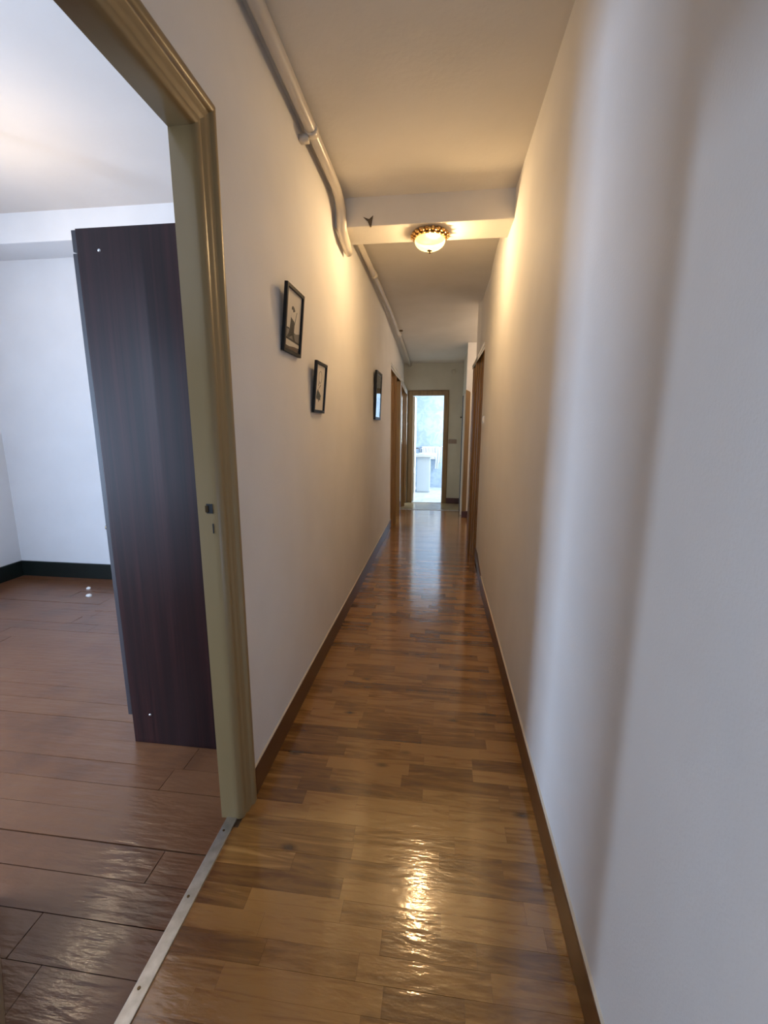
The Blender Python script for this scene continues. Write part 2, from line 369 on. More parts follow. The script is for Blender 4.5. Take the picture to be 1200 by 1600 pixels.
# right wall: straight, then easing back a little before its door; ends at the ceiling kink
bm = bmesh.new()
DRt = (5.08, 5.42, 2.16); XJ = 0.435
prism(bm, [(XR, YS), (XR, 3.9), (XR + 0.010, 4.25), (XJ, 4.62), (XJ, DRt[0]), (XJ + 0.12, DRt[0]), (XJ + 0.12, YS)], 2, 0, 2.95)
prism(bm, [(XJ, DRt[0]), (XJ, DRt[1]), (XJ + 0.12, DRt[1]), (XJ + 0.12, DRt[0])], 2, DRt[2], 2.95)
prism(bm, [(XJ, DRt[1]), (XJ - 0.035, YK), (XJ + 0.12, YK), (XJ + 0.12, DRt[1])], 2, 0, 2.95)
struct(obj('wall_right', bm, 'wall'))
struct(obj('wall_back', B(-4.3, 0.6, YS - 0.1, YS, 0, 0.38), 'wall'))   # lower part; window opening above is framed below
bm = bmesh.new()
box(bm, -4.3, -3.02, YS - 0.1, YS, 0.38, 3.2); box(bm, -2.42, -0.45, YS - 0.1, YS, 0.38, 3.2); box(bm, -3.02, -2.42, YS - 0.1, YS, 2.32, 3.2)
box(bm, 0.15, 0.6, YS - 0.1, YS, 0.38, 3.2); box(bm, -0.45, 0.15, YS - 0.1, YS, 2.05, 3.2); box(bm, -0.45, 0.15, YS - 0.1, YS, 0.38, 0.85)
struct(obj('wall_back_upper', bm, 'wall'))

# far wall with the bathroom door
FD = (-0.535, 0.066, 2.05)
struct(obj('wall_far', wall_openings(XL - WT, 1.7, 2.9, [FD], lambda p, q, z0, z1: (p, q, YF, YF + 0.09, z0, z1)), 'far_wall'))
# recess on the right: side wall, pillar facing the corridor and the wall behind it
PY = 7.17; PX = 0.388
struct(obj('wall_recess', B(1.55, 1.65, YK - 0.1, PY + 0.1, 0, 2.95), 'wall'))
struct(obj('wall_recess_return', B(XJ + 0.12, 1.55, YK - 0.1, YK, 0, 2.95), 'wall'))
struct(obj('wall_pillar', B(PX, 1.55, PY, PY + 0.10, 0, 2.95), 'wall'))
struct(obj('wall_pillar_side', B(PX + 0.012, PX + 0.11, PY + 0.10, YF, 0, 2.9), 'far_wall'))

# ceilings
struct(obj('ceiling', B(XL - WT, 0.6, YS - 0.1, YB0 + 0.1, H1, H1 + 0.12), 'ceiling'))
struct(obj('ceiling_middle', B(XL - WT, 0.6, YB1 - 0.1, YK, H2, H2 + 0.12), 'ceiling'))
bm = bmesh.new()
prism(bm, [(YK, H2), (YF + 0.1, HF - 0.008), (YF + 0.1, HF + 0.3), (YK, H2 + 0.12)], 0, XL - WT, 1.7)
struct(obj('ceiling_slope', bm, 'ceiling'))
# beam with a slightly uneven plaster face
bm = B(XL, XR + 0.03, YB0, YB1, 2.69, H1 + 0.05, 0.008)
beam = struct(obj('ceiling_beam', bm, 'ceiling'))
bm = bmesh.new()   # chipped corner of the plaster
prism(bm, [(-0.515, 2.742), (-0.478, 2.728), (-0.452, 2.748), (-0.458, 2.722), (-0.464, 2.688), (-0.474, 2.686), (-0.486, 2.716)], 1, YB0 - 0.004, YB0 + 0.01)
obj('plaster_chip', bm, 'chip', beam)

# ---- room on the left
RX, RY0, RY1, RH = -4.07, -0.40, 3.67, 3.06
def wall_with_window(name, axis, a0, a1, lo, hi, top, win, mat):
    """four boxes around a window opening; axis 0: wall across x (spans y), 1: wall across y (spans x)"""
    w0, w1, z0, z1 = win; bm = bmesh.new()
    for p0, p1, q0, q1 in ((a0, w0, 0, top), (w1, a1, 0, top), (w0, w1, 0, z0), (w0, w1, z1, top)):
        if axis == 0: box(bm, lo, hi, p0, p1, q0, q1)
        else: box(bm, p0, p1, lo, hi, q0, q1)
    return struct(obj(name, bm, mat))
wall_with_window('wall_room_west', 0, RY0 - 0.1, RY1 + 0.1, RX - 0.12, RX, 3.2, (-0.13, 0.97, 0.60, 1.80), 'room_wall')
wall_with_window('wall_room_south', 1, RX, XL - WT, RY0 - 0.1, RY0, 3.2, (-2.75, -1.75, 0.80, 2.10), 'room_wall')
struct(obj('wall_room_north', B(RX, XL - WT, RY1, RY1 + 0.1, 0, 3.2), 'room_wall'))
struct(obj('wall_rear_west', B(RX - 0.12, RX, YS, RY0 - 0.1, 0, 3.2), 'room_wall'))
struct(obj('ceiling_room', B(RX - 0.12, XL - WT, RY0 - 0.1, RY1 + 0.1, RH, RH + 0.1), 'room_ceiling'))
struct(obj('ceiling_rear', B(RX - 0.12, XL - WT, YS - 0.1, RY0 - 0.1, RH, RH + 0.1), 'room_ceiling'))
struct(obj('beam_room', B(RX, XL - WT, 3.35, RY1, 2.848, RH + 0.02, 0.01), 'room_wall'))
def window_frame(name, axis, w0, w1, z0, z1, c, d=0.05):
    """white casement frame with a centre mullion set into an opening"""
    e = struct(empty(name, (c, (w0 + w1) / 2, z0) if axis == 0 else ((w0 + w1) / 2, c, z0)))
    for p0, p1, q0, q1, nm in ((w0, w0 + .05, z0, z1, 'stile'), (w1 - .05, w1, z0, z1, 'stile'), (w0 + .05, w1 - .05, z0, z0 + .05, 'rail'), (w0 + .05, w1 - .05, z1 - .05, z1, 'rail'), ((w0 + w1) / 2 - .03, (w0 + w1) / 2 + .03, z0 + .05, z1 - .05, 'mullion')):
        obj(nm, B(c - d / 2, c + d / 2, p0, p1, q0, q1) if axis == 0 else B(p0, p1, c - d / 2, c + d / 2, q0, q1), 'white', e)
window_frame('window_1', 0, -0.13, 0.97, 0.60, 1.80, RX - 0.09, 0.04)
window_frame('window_4', 1, -0.45, 0.15, 0.85, 2.05, YS - 0.05, 0.04)
window_frame('window_5', 1, -3.02, -2.42, 0.38, 2.32, YS - 0.06, 0.04)
window_frame('window_2', 1, -2.75, -1.75, 0.80, 2.10, RY0 - 0.08, 0.03)

# ---- side room behind the two far left doors
struct(obj('wall_side_south', B(-2.95, XL - WT, 5.7, 5.8, 0, 2.9), 'room_wall'))
struct(obj('wall_side_north', B(-2.95, XL - WT, 8.5, 8.6, 0, 2.9), 'room_wall'))
wall_with_window('wall_side_west', 0, 5.7, 8.6, -3.05, -2.95, 2.9, (6.3, 8.0, 0.8, 2.2), 'room_wall')
struct(obj('ceiling_side', B(-3.05, XL - WT, 5.7, 8.6, 2.75, 2.85), 'room_ceiling'))
struct(obj('floor_side', B(-3.05, XL - WT, 5.7, 8.6, -0.06, 0.0), 'landing'))

# ---- bathroom
BY = 10.74
struct(obj('wall_bathroom_back', B(-1.2, 1.3, BY, BY + 0.1, 0, 2.7), 'bath_wall', uv=True))
struct(obj('wall_bathroom_left', B(-1.3, -1.2, YF + 0.09, BY, 0, 2.7), 'bath_wall', uv=True))
o = wall_with_window('wall_bathroom_right', 0, YF + 0.09, BY, 1.2, 1.3, 2.7, (9.05, 10.25, 1.05, 2.25), 'bath_wall')
struct(obj('ceiling_bathroom', B(-1.3, 1.3, YF + 0.09, BY + 0.1, 2.6, 2.7), 'white'))
struct(obj('floor_bathroom', B(-1.3, 1.3, YF, BY, -0.05, 0.006), 'bath_floor', uv=True))
window_frame('window_3', 0, 9.05, 10.25, 1.05, 2.25, 1.23, 0.03)

# ---- floors
floor = struct(obj('floor', B(XL - 0.10, 1.6, YS, 7.72, -0.06, -0.004), 'subfloor'))
struct(obj('floor_landing', B(XL - WT, 1.6, 7.745, YF, -0.06, 0.0), 'landing'))
rng = random.Random(7)
SW = 0.0655
def strip_rows(y0, y1, x0, x1):
    y = y0
    while y < y1 - 1e-6:
        x = x0 - rng.random() * 0.16
        while x < x1:
            l = rng.choice((0.21, 0.27, 0.30, 0.30, 0.36, 0.44))
            if x1 - (x + l) < 0.05: l = x1 - x
            yield max(x, x0), min(x + l, x1), y
            x += l + 1e-9
        y += SW
strip_mesh = None
def chamfered_strip(l, w, h=0.004, c=0.0007):
    bm = bmesh.new()
    b = [bm.verts.new((sx * l / 2, sy * w / 2, -h)) for sx, sy in ((-1, -1), (1, -1), (1, 1), (-1, 1))]
    m_ = [bm.verts.new((sx * l / 2, sy * w / 2, -c)) for sx, sy in ((-1, -1), (1, -1), (1, 1), (-1, 1))]
    t = [bm.verts.new((sx * (l / 2 - c), sy * (w / 2 - c), 0)) for sx, sy in ((-1, -1), (1, -1), (1, 1), (-1, 1))]
    for i in range(4):
        j = (i + 1) % 4
        bm.faces.new((b[i], b[j], m_[j], m_[i])); bm.faces.new((m_[i], m_[j], t[j], t[i]))
    bm.faces.new(t)
    return bm
base = bpy.data.meshes.new('floor_strip'); _b = chamfered_strip(1.0, 1.0, c=0.0); bmesh.ops.remove_doubles(_b, verts=_b.verts, dist=1e-7)
bmesh.ops.recalc_face_normals(_b, faces=_b.faces); _b.to_mesh(base); _b.free(); base.materials.append(M['strip'])
Y_IND0, Y_IND1 = 0.30, 4.62
first_y = Y_IND0
nstrip = 0
for a, b, y in strip_rows(Y_IND0, Y_IND1, XL, XR):
    if a == XL and D1[0] - SW < y < D1[1] - SW: a = -0.7185
    o = bpy.data.objects.new('floor_strip', base); COL.objects.link(o); o.parent = floor
    o.location = ((a + b) / 2, y + SW / 2, rng.uniform(-0.0003, 0.0003))
    o.scale = (b - a - 0.0004, SW - 0.0004, 1)
    o.rotation_euler = (rng.gauss(0, 0.0045), rng.gauss(0, 0.0004), 0)
    nstrip += 1
y_end = Y_IND0 + SW * math.ceil((Y_IND1 - Y_IND0) / SW - 1e-6)
bm = bmesh.new()
def add_strip(bm, a, b, y):
    t = rng.gauss(0, 0.0045) * SW / 2; z = rng.uniform(-0.0003, 0.0003)
    v = [bm.verts.new(p) for p in ((a + .0005, y + .0005, z - t), (b - .0005, y + .0005, z - t), (b - .0005, y + SW - .0005, z + t), (a + .0005, y + SW - .0005, z + t))]
    w = [bm.verts.new((q.co.x, q.co.y, -0.004)) for q in v]
    bm.faces.new(v)
    for i in range(4): bm.faces.new((v[i], w[i], w[(i + 1) % 4], v[(i + 1) % 4]))
for a, b, y in strip_rows(y_end, 7.70, XL, XJ if True else XR):
    add_strip(bm, a, b, y)
for a, b, y in strip_rows(YK, PY - 0.01, XJ, 1.55): add_strip(bm, a, b, y)
for a, b, y in strip_rows(Y_IND0 - SW * 50, Y_IND0, XL, XR): add_strip(bm, a, b, y)
st = obj('floor_strips', bm, 'strips', floor); st['kind'] = 'stuff'
struct(obj('trim_2', B(XL, PX, 7.722, 7.745, -0.05, 0.006, 0.002), 'steel'))

# room floor: painted planks running across
rfloor = struct(obj('floor_room', B(RX, XL - WT + 0.02, YS, RY1, -0.06, -0.006), 'subfloor'))
pl = bpy.data.meshes.new('floor_plank'); _b = bmesh.new(); box(_b, -.5, .5, -.5, .5, -0.03, 0)
bmesh.ops.recalc_face_normals(_b, faces=_b.faces); _b.to_mesh(pl); _b.free(); pl.materials.append(M['plank'])
y = RY0
rr = random.Random(3)
seams = []
while y < RY1:
    w = rr.choice((0.114, 0.118, 0.122, 0.126)); w = min(w, RY1 - y)
    if w < 0.03: break
    x0, x1 = RX, XL - WT + 0.02
    cuts = [x0] + sorted(c for c in (rr.uniform(-3.3, -1.9), rr.uniform(-1.6, 0.4)) if x0 < c < x1) + [x1]
    for a, b in zip(cuts, cuts[1:]):
        if b - a < 0.1: continue
        o = bpy.data.objects.new('floor_plank', pl); COL.objects.link(o); o.parent = rfloor
        o.location = ((a + b) / 2, y + w / 2, rr.uniform(-0.0012, 0.0012))
        o.scale = (b - a - 0.003, w - rr.choice((0.0015, 0.002, 0.003, 0.005)), 1)
        o.rotation_euler = (rr.gauss(0, 0.006), rr.gauss(0, 0.0006), rr.gauss(0, 0.0008))
    y += w
struct(obj('floor_rear', B(RX, XL - WT, YS, RY0 - 0.1, -0.04, 0.0), 'plank'))

# ------------------------------------------------------------------ skirtings
def skirting(name, x0, x1, y0, y1, h, mat):
    return struct(obj(name, B(x0, x1, y0, y1, 0.0, h, 0.003), mat))
SH = 0.118
def caulk_line(parent, x0, x1, ys, z):
    """ragged cream filler line along the top of the skirting"""
    bm = bmesh.new(); r = random.Random(int(abs(x0) * 1000))
    prev = None
    y0, y1 = ys; n = int((y1 - y0) / 0.05)
    for i in range(n + 1):
        y = y0 + (y1 - y0) * i / n; t = r.uniform(0.001, 0.004)
        ring = [bm.verts.new(p) for p in ((x0, y, z - 0.002), (x0, y, z + t), (x1, y, z + t * 0.6), (x1, y, z - 0.002))]
        if prev:
            for k in range(4): bm.faces.new((prev[k], prev[(k + 1) % 4], ring[(k + 1) % 4], ring[k]))
        else: bm.faces.new(ring)
        prev = ring
    bm.faces.new(prev[::-1])
    return obj('filler_line', bm, 'plaster', parent)
b1 = skirting('baseboard_left', XL, XL + 0.012, D1[1] + 0.112, DA[0] - 0.15, SH, 'skirting')
caulk_line(b1, XL, XL + 0.008, (D1[1] + 0.115, DA[0] - 0.16), SH)
b2 = skirting('baseboard_right', XR - 0.012, XR, YS, 3.9, SH, 'skirting')
caulk_line(b2, XR, XR - 0.008, (YS, 3.9), SH)
bm = bmesh.new(); prism(bm, [(XR - .012, 3.9), (XR, 3.9), (XR + 0.012, 4.25), (XJ, 4.62), (XJ, 4.86), (XJ - 0.012, 4.86), (XJ - 0.012, 4.62), (XR, 4.25)], 2, 0, SH)
struct(obj('baseboard_right_end', bm, 'skirting'))
skirting('baseboard_middle_left', XL, XL + 0.012, DA[1] + 0.16, DB[0] - 0.16, SH, 'skirting')
skirting('baseboard_far', FD[1] + 0.082, PX + 0.01, YF - 0.014, YF, 0.105, 'far_skirting')
skirting('baseboard_pillar', PX - 0.008, 1.55, PY - 0.030, PY, 0.105, 'far_skirting')
skirting('baseboard_room_north', RX, XL - WT, RY1 - 0.02, RY1, 0.148, 'black_skirting')
skirting('baseboard_room_west', RX, RX + 0.02, RY0, RY1 - 0.02, 0.148, 'black_skirting')

# ------------------------------------------------------------------ doors and casings
left = lambda a, z, v: (XL + v, a, z)
olive = [(-0.002, -WT - 0.004), (-0.002, -0.030), (-0.002, -0.014), (-0.0005, -0.008), (0.003, -0.002), (0.008, 0.0025), (0.014, 0.005), (0.022, 0.0055), (0.028, 0.004), (0.036, 0.008), (0.044, 0.011),
         (0.062, 0.010), (0.068, 0.013), (0.073, 0.019), (0.090, 0.020), (0.098, 0.017), (0.103, 0.011), (0.110, 0.009), (0.113, 0.0), (0.113, -0.002), (0.03, -0.002), (0.03, -WT - 0.004)]
d1 = struct(empty('door_1', (XL, (D1[0] + D1[1]) / 2, 0)))
casing(d1, olive, 'casing', D1[0], D1[1], D1[2], left, smooth=60)
# striking plate and keyhole in the jamb
obj('strike_plate', B(-0.748, -0.726, D1[1] - 0.0035, D1[1] + 0.003, 1.172, 1.204), 'dark', d1)
obj('strike_plate', B(-0.752, -0.742, D1[1] - 0.0050, D1[1] + 0.003, 1.176, 1.198, 0.001), 'bronze', d1)
obj('bolt_slot', B(-0.731, -0.727, D1[1] - 0.0035, D1[1] + 0.003, 1.106, 1.138), 'dark', d1)
# its leaf, swung into the room
leaf = struct(empty('door_leaf', (-0.765, D1[0] + 0.02, 0)))
def leaf_panel(bm, l, h, t):
    box(bm, 0, l, -t / 2, t / 2, 0.008, h, 0.003)
lf = obj('leaf', (lambda b: (leaf_panel(b, 0.76, 2.25, 0.036), b)[1])(bmesh.new()), 'casing', leaf); lf.matrix_parent_inverse = Matrix()
for z0, z1 in ((0.25, 0.95), (1.15, 2.05)):
    o = obj('raised_panel', B(0.13, 0.63, -0.024, 0.024, z0, z1, 0.006), 'casing', leaf); o.matrix_parent_inverse = Matrix()
leaf.rotation_euler = (0, 0, math.radians(140.6))

# tapered oak casings of the far doors: thin outside, thick at the opening
taper = [(0.0, -WT), (0.0, 0.066), (0.012, 0.070), (0.030, 0.064), (0.034, 0.056), (0.062, 0.047), (0.066, 0.038), (0.098, 0.028), (0.103, 0.018), (0.140, 0.010), (0.150, 0.0), (0.02, 0.0), (0.02, -WT)]
def slanted_casing(parent, prof, mat, a0, a1, place, head, width):
    """verticals tapering to the wall, under a slanted white head moulding of two bands; head: (outer top, outer bottom, inner bottom, inner top) heights"""
    ot, ob, ib, it = head; vmax = 0.070
    for sgn, a in ((-1, a0), (1, a1)):
        bm = bmesh.new(); n = len(prof)
        A = [bm.verts.new(place(a + sgn * u, 0.0, v)) for u, v in prof]; T = [bm.verts.new(place(a + sgn * u, ib + (ob - ib) * u / width, v)) for u, v in prof]
        for i in range(n): bm.faces.new((A[i], A[(i + 1) % n], T[(i + 1) % n], T[i]))
        bmesh.ops.triangulate(bm, faces=[bm.faces.new(A[::-1]), bm.faces.new(T)])
        obj('casing', bm, mat, parent)
    def band(f0, f1, v1, inset):
        lo0, lo1 = ob + (ot - ob) * f0, ib + (it - ib) * f0; hi0, hi1 = ob + (ot - ob) * f1, ib + (it - ib) * f1
        bm = bmesh.new(); k = v1 / vmax
        q = [(0.001, lo0), (v1, lo0 + (lo1 - lo0) * k), (v1, hi0 + (hi1 - hi0) * k), (0.001, hi0)]
        e0 = [bm.verts.new(place(a0 - width + inset, z, v)) for v, z in q]; e1 = [bm.verts.new(place(a1 + width - inset, z, v)) for v, z in q]
        for i in range(4): bm.faces.new((e0[i], e0[(i + 1) % 4], e1[(i + 1) % 4], e1[i]))
        bm.faces.new(e0[::-1]); bm.faces.new(e1)
        return bm
    for f0, f1, v1, ins, m in ((0.0, 0.40, 0.070, 0.0, 'white'), (0.40, 0.52, 0.060, 0.008, 'groove'), (0.52, 1.0, 0.070, 0.0, 'white')):
        obj('head_casing' if m == 'white' else 'head_groove', band(f0, f1, v1, ins), m, parent)
for n, D, hd, wd in ((2, DA, (2.335, 2.245, 2.155, 2.235), 0.15), (3, DB, (2.28, 2.19, 2.055, 2.12), 0.093)):
    d = struct(empty('door_%d' % n, (XL, (D[0] + D[1]) / 2, 0)))
    slanted_casing(d, [(u * wd / 0.15, v) for u, v in taper], 'oak', D[0], D[1], left, hd, wd)
d3l = obj('leaf', B(XL - 0.02, XL + 0.035, DB[0] + 0.003, DB[1] - 0.003, 0.006, DB[2] - 0.004, 0.003), 'gloss_leaf', d)
right = lambda a, z, v: (XJ - v, a, z)
d4 = struct(empty('door_4', (XJ, 5.25, 0)))
tr = [(0.0, -0.12), (0.0, 0.066), (0.014, 0.072), (0.034, 0.066), (0.038, 0.056), (0.085, 0.046), (0.09, 0.036), (0.14, 0.026), (0.145, 0.016), (0.205, 0.008), (0.22, 0.0), (0.02, 0.0), (0.02, -0.12)]
slanted_casing(d4, tr, 'oak', DRt[0], DRt[1], right, (2.33, 2.25, 2.137, 2.185), 0.22)
obj('stop_bead', B(XJ - 0.088, XJ - 0.060, DRt[0] - 0.004, DRt[0] + 0.030, 0.0, 2.09, 0.003), 'oak', d4)
obj('leaf', B(XJ + 0.02, XJ + 0.055, DRt[0] + 0.003, DRt[1] - 0.003, 0.006, DRt[2] - 0.025, 0.002), 'oak', d4)

# far door to the bathroom: flat casing and white panelled leaf standing open
d5 = struct(empty('door_5', ((FD[0] + FD[1]) / 2, YF, 0)))
flat = [(-0.012, -0.092), (-0.012, 0.010), (0.004, 0.020), (0.068, 0.022), (0.080, 0.014), (0.084, 0.0), (0.0, 0.0), (0.0, -0.092)]
casing(d5, flat, 'far_oak', FD[0], FD[1], FD[2], lambda a, z, v: (a, YF - v, z))
bl = obj('leaf', B(FD[0] + 0.004, FD[0] + 0.042, YF + 0.095, YF + 0.70, 0.012, FD[2] - 0.02, 0.003), 'bathdoor', d5)
for z0, z1 in ((0.16, 0.56), (0.66, 1.0), (1.14, 1.5), (1.58, 1.92)):
    o = obj('raised_panel', B(FD[0] + 0.041, FD[0] + 0.050, YF + 0.18, YF + 0.60, z0, z1, 0.004), 'bathdoor', bl)
bm = bmesh.new(); tube(bm, [(FD[0] + 0.04, YF + 0.645, 1.03), (FD[0] + 0.085, YF + 0.645, 1.03), (FD[0] + 0.092, YF + 0.635, 1.03), (FD[0] + 0.095, YF + 0.54, 1.03)], 0.009, 10)
obj('door_handle', bm, 'bronze', bl, True)

# door at the pillar: oak corner board, pale jamb and the dark edge of its leaf
d6 = struct(empty('door_6', (PX, PY, 0)))
bm = bmesh.new(); prism(bm, [(PX - 0.006, 0.105), (PX + 0.064, 0.105), (PX + 0.064, 1.985), (PX + 0.050, 2.005), (PX - 0.006, 2.03)], 1, PY - 0.024, PY)
obj('corner_board', bm, 'far_oak', d6)
obj('jamb', B(PX - 0.022, PX + 0.012, PY + 0.20, PY + 0.30, 0, 1.99, 0.003), 'bathdoor', d6)
obj('leaf', B(PX - 0.030, PX - 0.006, PY + 0.42, PY + 0.50, 0.01, 1.97, 0.002), 'edge', d6)
bm = bmesh.new(); lathe(bm, [(0, -0.03), (0.012, -0.028), (0.016, -0.018), (0.012, -0.008), (0.008, 0.0)], (PX - 0.032, PY + 0.46, 1.62), 12, 'X'); obj('knob', bm, 'bronze', d6, True)

# metal threshold between corridor and room
th = struct(obj('trim_1', B(-0.758, -0.718, D1[0], D1[1] - 0.002, -0.02, 0.0055, 0.002), 'steel'))
for yy in (0.55, 0.80, 1.03, 1.26):
    bm = bmesh.new(); lathe(bm, [(0.0045, 0.0), (0.0045, 0.0012), (0.0, 0.0016)], (-0.743, yy, 0.0054), 12); obj('screw', bm, 'bronze', th)

# ------------------------------------------------------------------ things
# wardrobe behind the doorway
WX0, WX1, WY0, WY1, WH = -1.378, -0.800, 1.648, 2.88, 2.176
w = tag(empty('wardrobe', ((WX0 + WX1) / 2, (WY0 + WY1) / 2, 0)), 'tall dark mahogany wardrobe standing in the room behind the doorway', 'wardrobe')
sp = obj('side_panel', B(WX0, WX1, WY0, WY0 + 0.018, 0.0, WH, 0.001), 'veneer', w)
obj('side_panel', B(WX0, WX1, WY1 - 0.018, WY1, 0.0, WH, 0.001), 'veneer', w)
obj('top_panel', B(WX0, WX1, WY0 + 0.018, WY1 - 0.018, WH - 0.02, WH - 0.002), 'veneer', w)
obj('base_panel', B(WX0, WX1, WY0 + 0.018, WY1 - 0.018, 0.10, 0.118), 'veneer', w)
obj('back_panel', B(WX1 - 0.006, WX1, WY0 + 0.018, WY1 - 0.018, 0.118, WH - 0.02), 'veneer', w)
obj('plinth', B(WX0 + 0.03, WX0 + 0.048, WY0 + 0.018, WY1 - 0.018, 0.0, 0.10), 'veneer', w)
obj('cornice', B(WX0 - 0.018, WX0 - 0.0005, WY0 + 0.001, WY1, WH - 0.079, WH - 0.004, 0.001), 'edge', w)
dw = (WY1 - WY0) / 3
for i in range(3):
    dd = obj('door', B(WX0 - 0.020, WX0 - 0.0015, WY0 + dw * i + 0.001, WY0 + dw * (i + 1) - 0.002, 0.140, WH - 0.085, 0.001), 'edge', w)
    bm = bmesh.new(); lathe(bm, [(0.007, 0), (0.006, -0.012), (0.013, -0.02), (0.012, -0.028), (0, -0.031)], (WX0 - 0.020, WY0 + dw * i + 0.04 + 0.33 * (i % 2), 1.02), 14, 'X'); obj('knob', bm, 'bronze', dd, True)
for z in (2.098, 0.148):
    bm = bmesh.new(); lathe(bm, [(0.0, -0.004), (0.004, -0.0035), (0.0062, -0.001), (0.0062, 0.001)], (-1.288, WY0, z), 14, 'Y')
    obj('screw_cap', bm, 'chrome' if z > 1 else 'steel', w, True)

# crumbs of plaster on the room floor
def crumb(x, y, s, seed, label):
    bm = bmesh.new(); bmesh.ops.create_icosphere(bm, subdivisions=2, radius=1)
    r = random.Random(seed)
    for v in bm.verts:
        v.co *= r.uniform(0.75, 1.2); v.co = Vector((v.co.x * s, v.co.y * s * 0.8, max(v.co.z, -0.5) * s * 0.55))
    zmin = min(v.co.z for v in bm.verts)
    for v in bm.verts: v.co += Vector((x, y, -zmin + 0.0005))
    tag(obj('plaster_crumb', bm, 'crumb'), label, 'debris', 'plaster crumbs on the room floor')
crumb(-3.13, 3.40, 0.020, 1, 'smaller white plaster crumb on the brown floor, nearer the dark skirting')
crumb(-2.985, 3.235, 0.026, 2, 'larger white plaster crumb on the brown planks, nearer the wardrobe')

# picture frames on the left wall
def picture(name_label, y0, y1, z0, z1, depth, fw, art, tilt=0.0, glass='glass'):
    e = empty('picture_frame', (XL, (y0 + y1) / 2, z0)); tag(e, name_label, 'picture', 'black framed pictures on the left wall')
    xf = XL + depth
    for a0, a1, b0, b1, nm in ((y0, y0 + fw, z0, z1, 'stile'), (y1 - fw, y1, z0, z1, 'stile'), (y0 + fw, y1 - fw, z0, z0 + fw, 'rail'), (y0 + fw, y1 - fw, z1 - fw, z1, 'rail')):
        obj(nm, B(XL + 0.002, xf, a0, a1, b0, b1, 0.002), 'black', e)
    art(e, y0 + fw, y1 - fw, z0 + fw, z1 - fw, xf - 0.010)
    obj('glass', B(xf - 0.006, xf - 0.0045, y0 + fw, y1 - fw, z0 + fw, z1 - fw), glass, e)
    e.rotation_euler = (0, tilt, 0)          # hangs leaning forward at the top
    return e
def shape(parent, name, pts, x, y0, y1, z0, z1, mat, lift=0.0006):
    bm = bmesh.new(); prism(bm, [(y0 + (y1 - y0) * u, z0 + (z1 - z0) * v) for u, v in pts], 0, x, x + lift)
    return obj(name, bm, mat, parent)
def ring(parent, name, cu, cv, r, t, x, y0, y1, z0, z1, mat):
    bm = bmesh.new(); cy, cz = y0 + (y1 - y0) * cu, z0 + (z1 - z0) * cv; n = 28
    for k in range(n):
        a, b = 2 * math.pi * k / n, 2 * math.pi * (k + 1) / n
        prism(bm, [(cy + math.cos(q) * rr_, cz + math.sin(q) * rr_) for q, rr_ in ((a, r), (b, r), (b, r + t), (a, r + t))], 0, x, x + 0.0006)
    bmesh.ops.remove_doubles(bm, verts=bm.verts, dist=1e-6)
    return obj(name, bm, mat, parent)
def art_walker(e, y0, y1, z0, z1, x):
    p = obj('print', B(XL + 0.002, x, y0, y1, z0, z1), 'paper', e); a = (x, y0, y1, z0, z1)
    shape(p, 'printed_ground', [(0, .17), (1, .155), (1, .36), (.72, .32), (.45, .33), (.2, .36), (0, .35)], *a, 'inkgrey')
    shape(p, 'printed_kerb', [(0, .175), (1, .16), (1, .19), (0, .205)], *a, 'ink', .0009)
    shape(p, 'printed_foreground', [(0, 0), (1, 0), (1, .10), (.62, .085), (.3, .06), (0, .07)], *a, 'inkbrown')
    shape(p, 'printed_fence', [(0, .33), (.28, .345), (.28, .37), (0, .36)], *a, 'ink', .0009)
    # walking figure: dark trousers in mid stride, pale shirt, dark cap
    shape(p, 'printed_legs', [(.34, .47), (.36, .56), (.58, .51), (.60, .46), (.56, .41), (.54, .34), (.62, .26), (.70, .19), (.58, .185), (.49, .27), (.46, .39), (.44, .39), (.36, .28), (.28, .205), (.16, .215), (.20, .24), (.27, .29), (.32, .38)], *a, 'ink', .0011)
    shape(p, 'printed_shirt', [(.36, .56), (.40, .64), (.50, .66), (.58, .62), (.58, .51)], *a, 'paper', .0013)
    shape(p, 'printed_cap', [(.39, .69), (.38, .735), (.44, .76), (.52, .745), (.60, .70), (.55, .68), (.50, .665), (.45, .70)], *a, 'ink', .0013)
    shape(p, 'printed_stick', [(.60, .47), (.62, .47), (.74, .70), (.72, .70)], *a, 'inkgrey', .0011)
def art_splash(e, y0, y1, z0, z1, x):
    p = obj('print', B(XL + 0.002, x, y0, y1, z0, z1), 'paper', e); a = (x, y0, y1, z0, z1)
    shape(p, 'printed_blot', [(.20, .28), (.24, .40), (.34, .47), (.42, .42), (.52, .40), (.60, .36), (.70, .33), (.60, .29), (.66, .22), (.52, .24), (.46, .18), (.38, .26), (.28, .23)], *a, 'inkgreen', .0009)
    ring(p, 'printed_ring', .52, .74, .030, .0035, *a, 'inkgrey')
    shape(p, 'printed_stroke', [(.40, .48), (.43, .48), (.62, .56), (.60, .585)], *a, 'inkgrey', .0009)
    shape(p, 'printed_stroke', [(.34, .55), (.38, .54), (.46, .64), (.43, .65)], *a, 'inkgrey', .0009)
def art_dark(e, y0, y1, z0, z1, x):
    p = obj('print', B(XL + 0.002, x, y0, y1, z0, z1), 'darkprint', e); a = (x, y0, y1, z0, z1)
    shape(p, 'printed_band', [(0, .48), (1, .48), (1, .56), (0, .56)], *a, 'inkgrey')
picture('black framed drawing of a walking figure, nearest and highest of the left wall pictures', 1.93, 2.165, 1.78, 2.06, 0.018, 0.015, art_walker, 0.10)
picture('small black framed drawing with a dark blot under a thin ring, middle of the three', 2.367, 2.585, 1.53, 1.803, 0.018, 0.016, art_splash, 0.095)
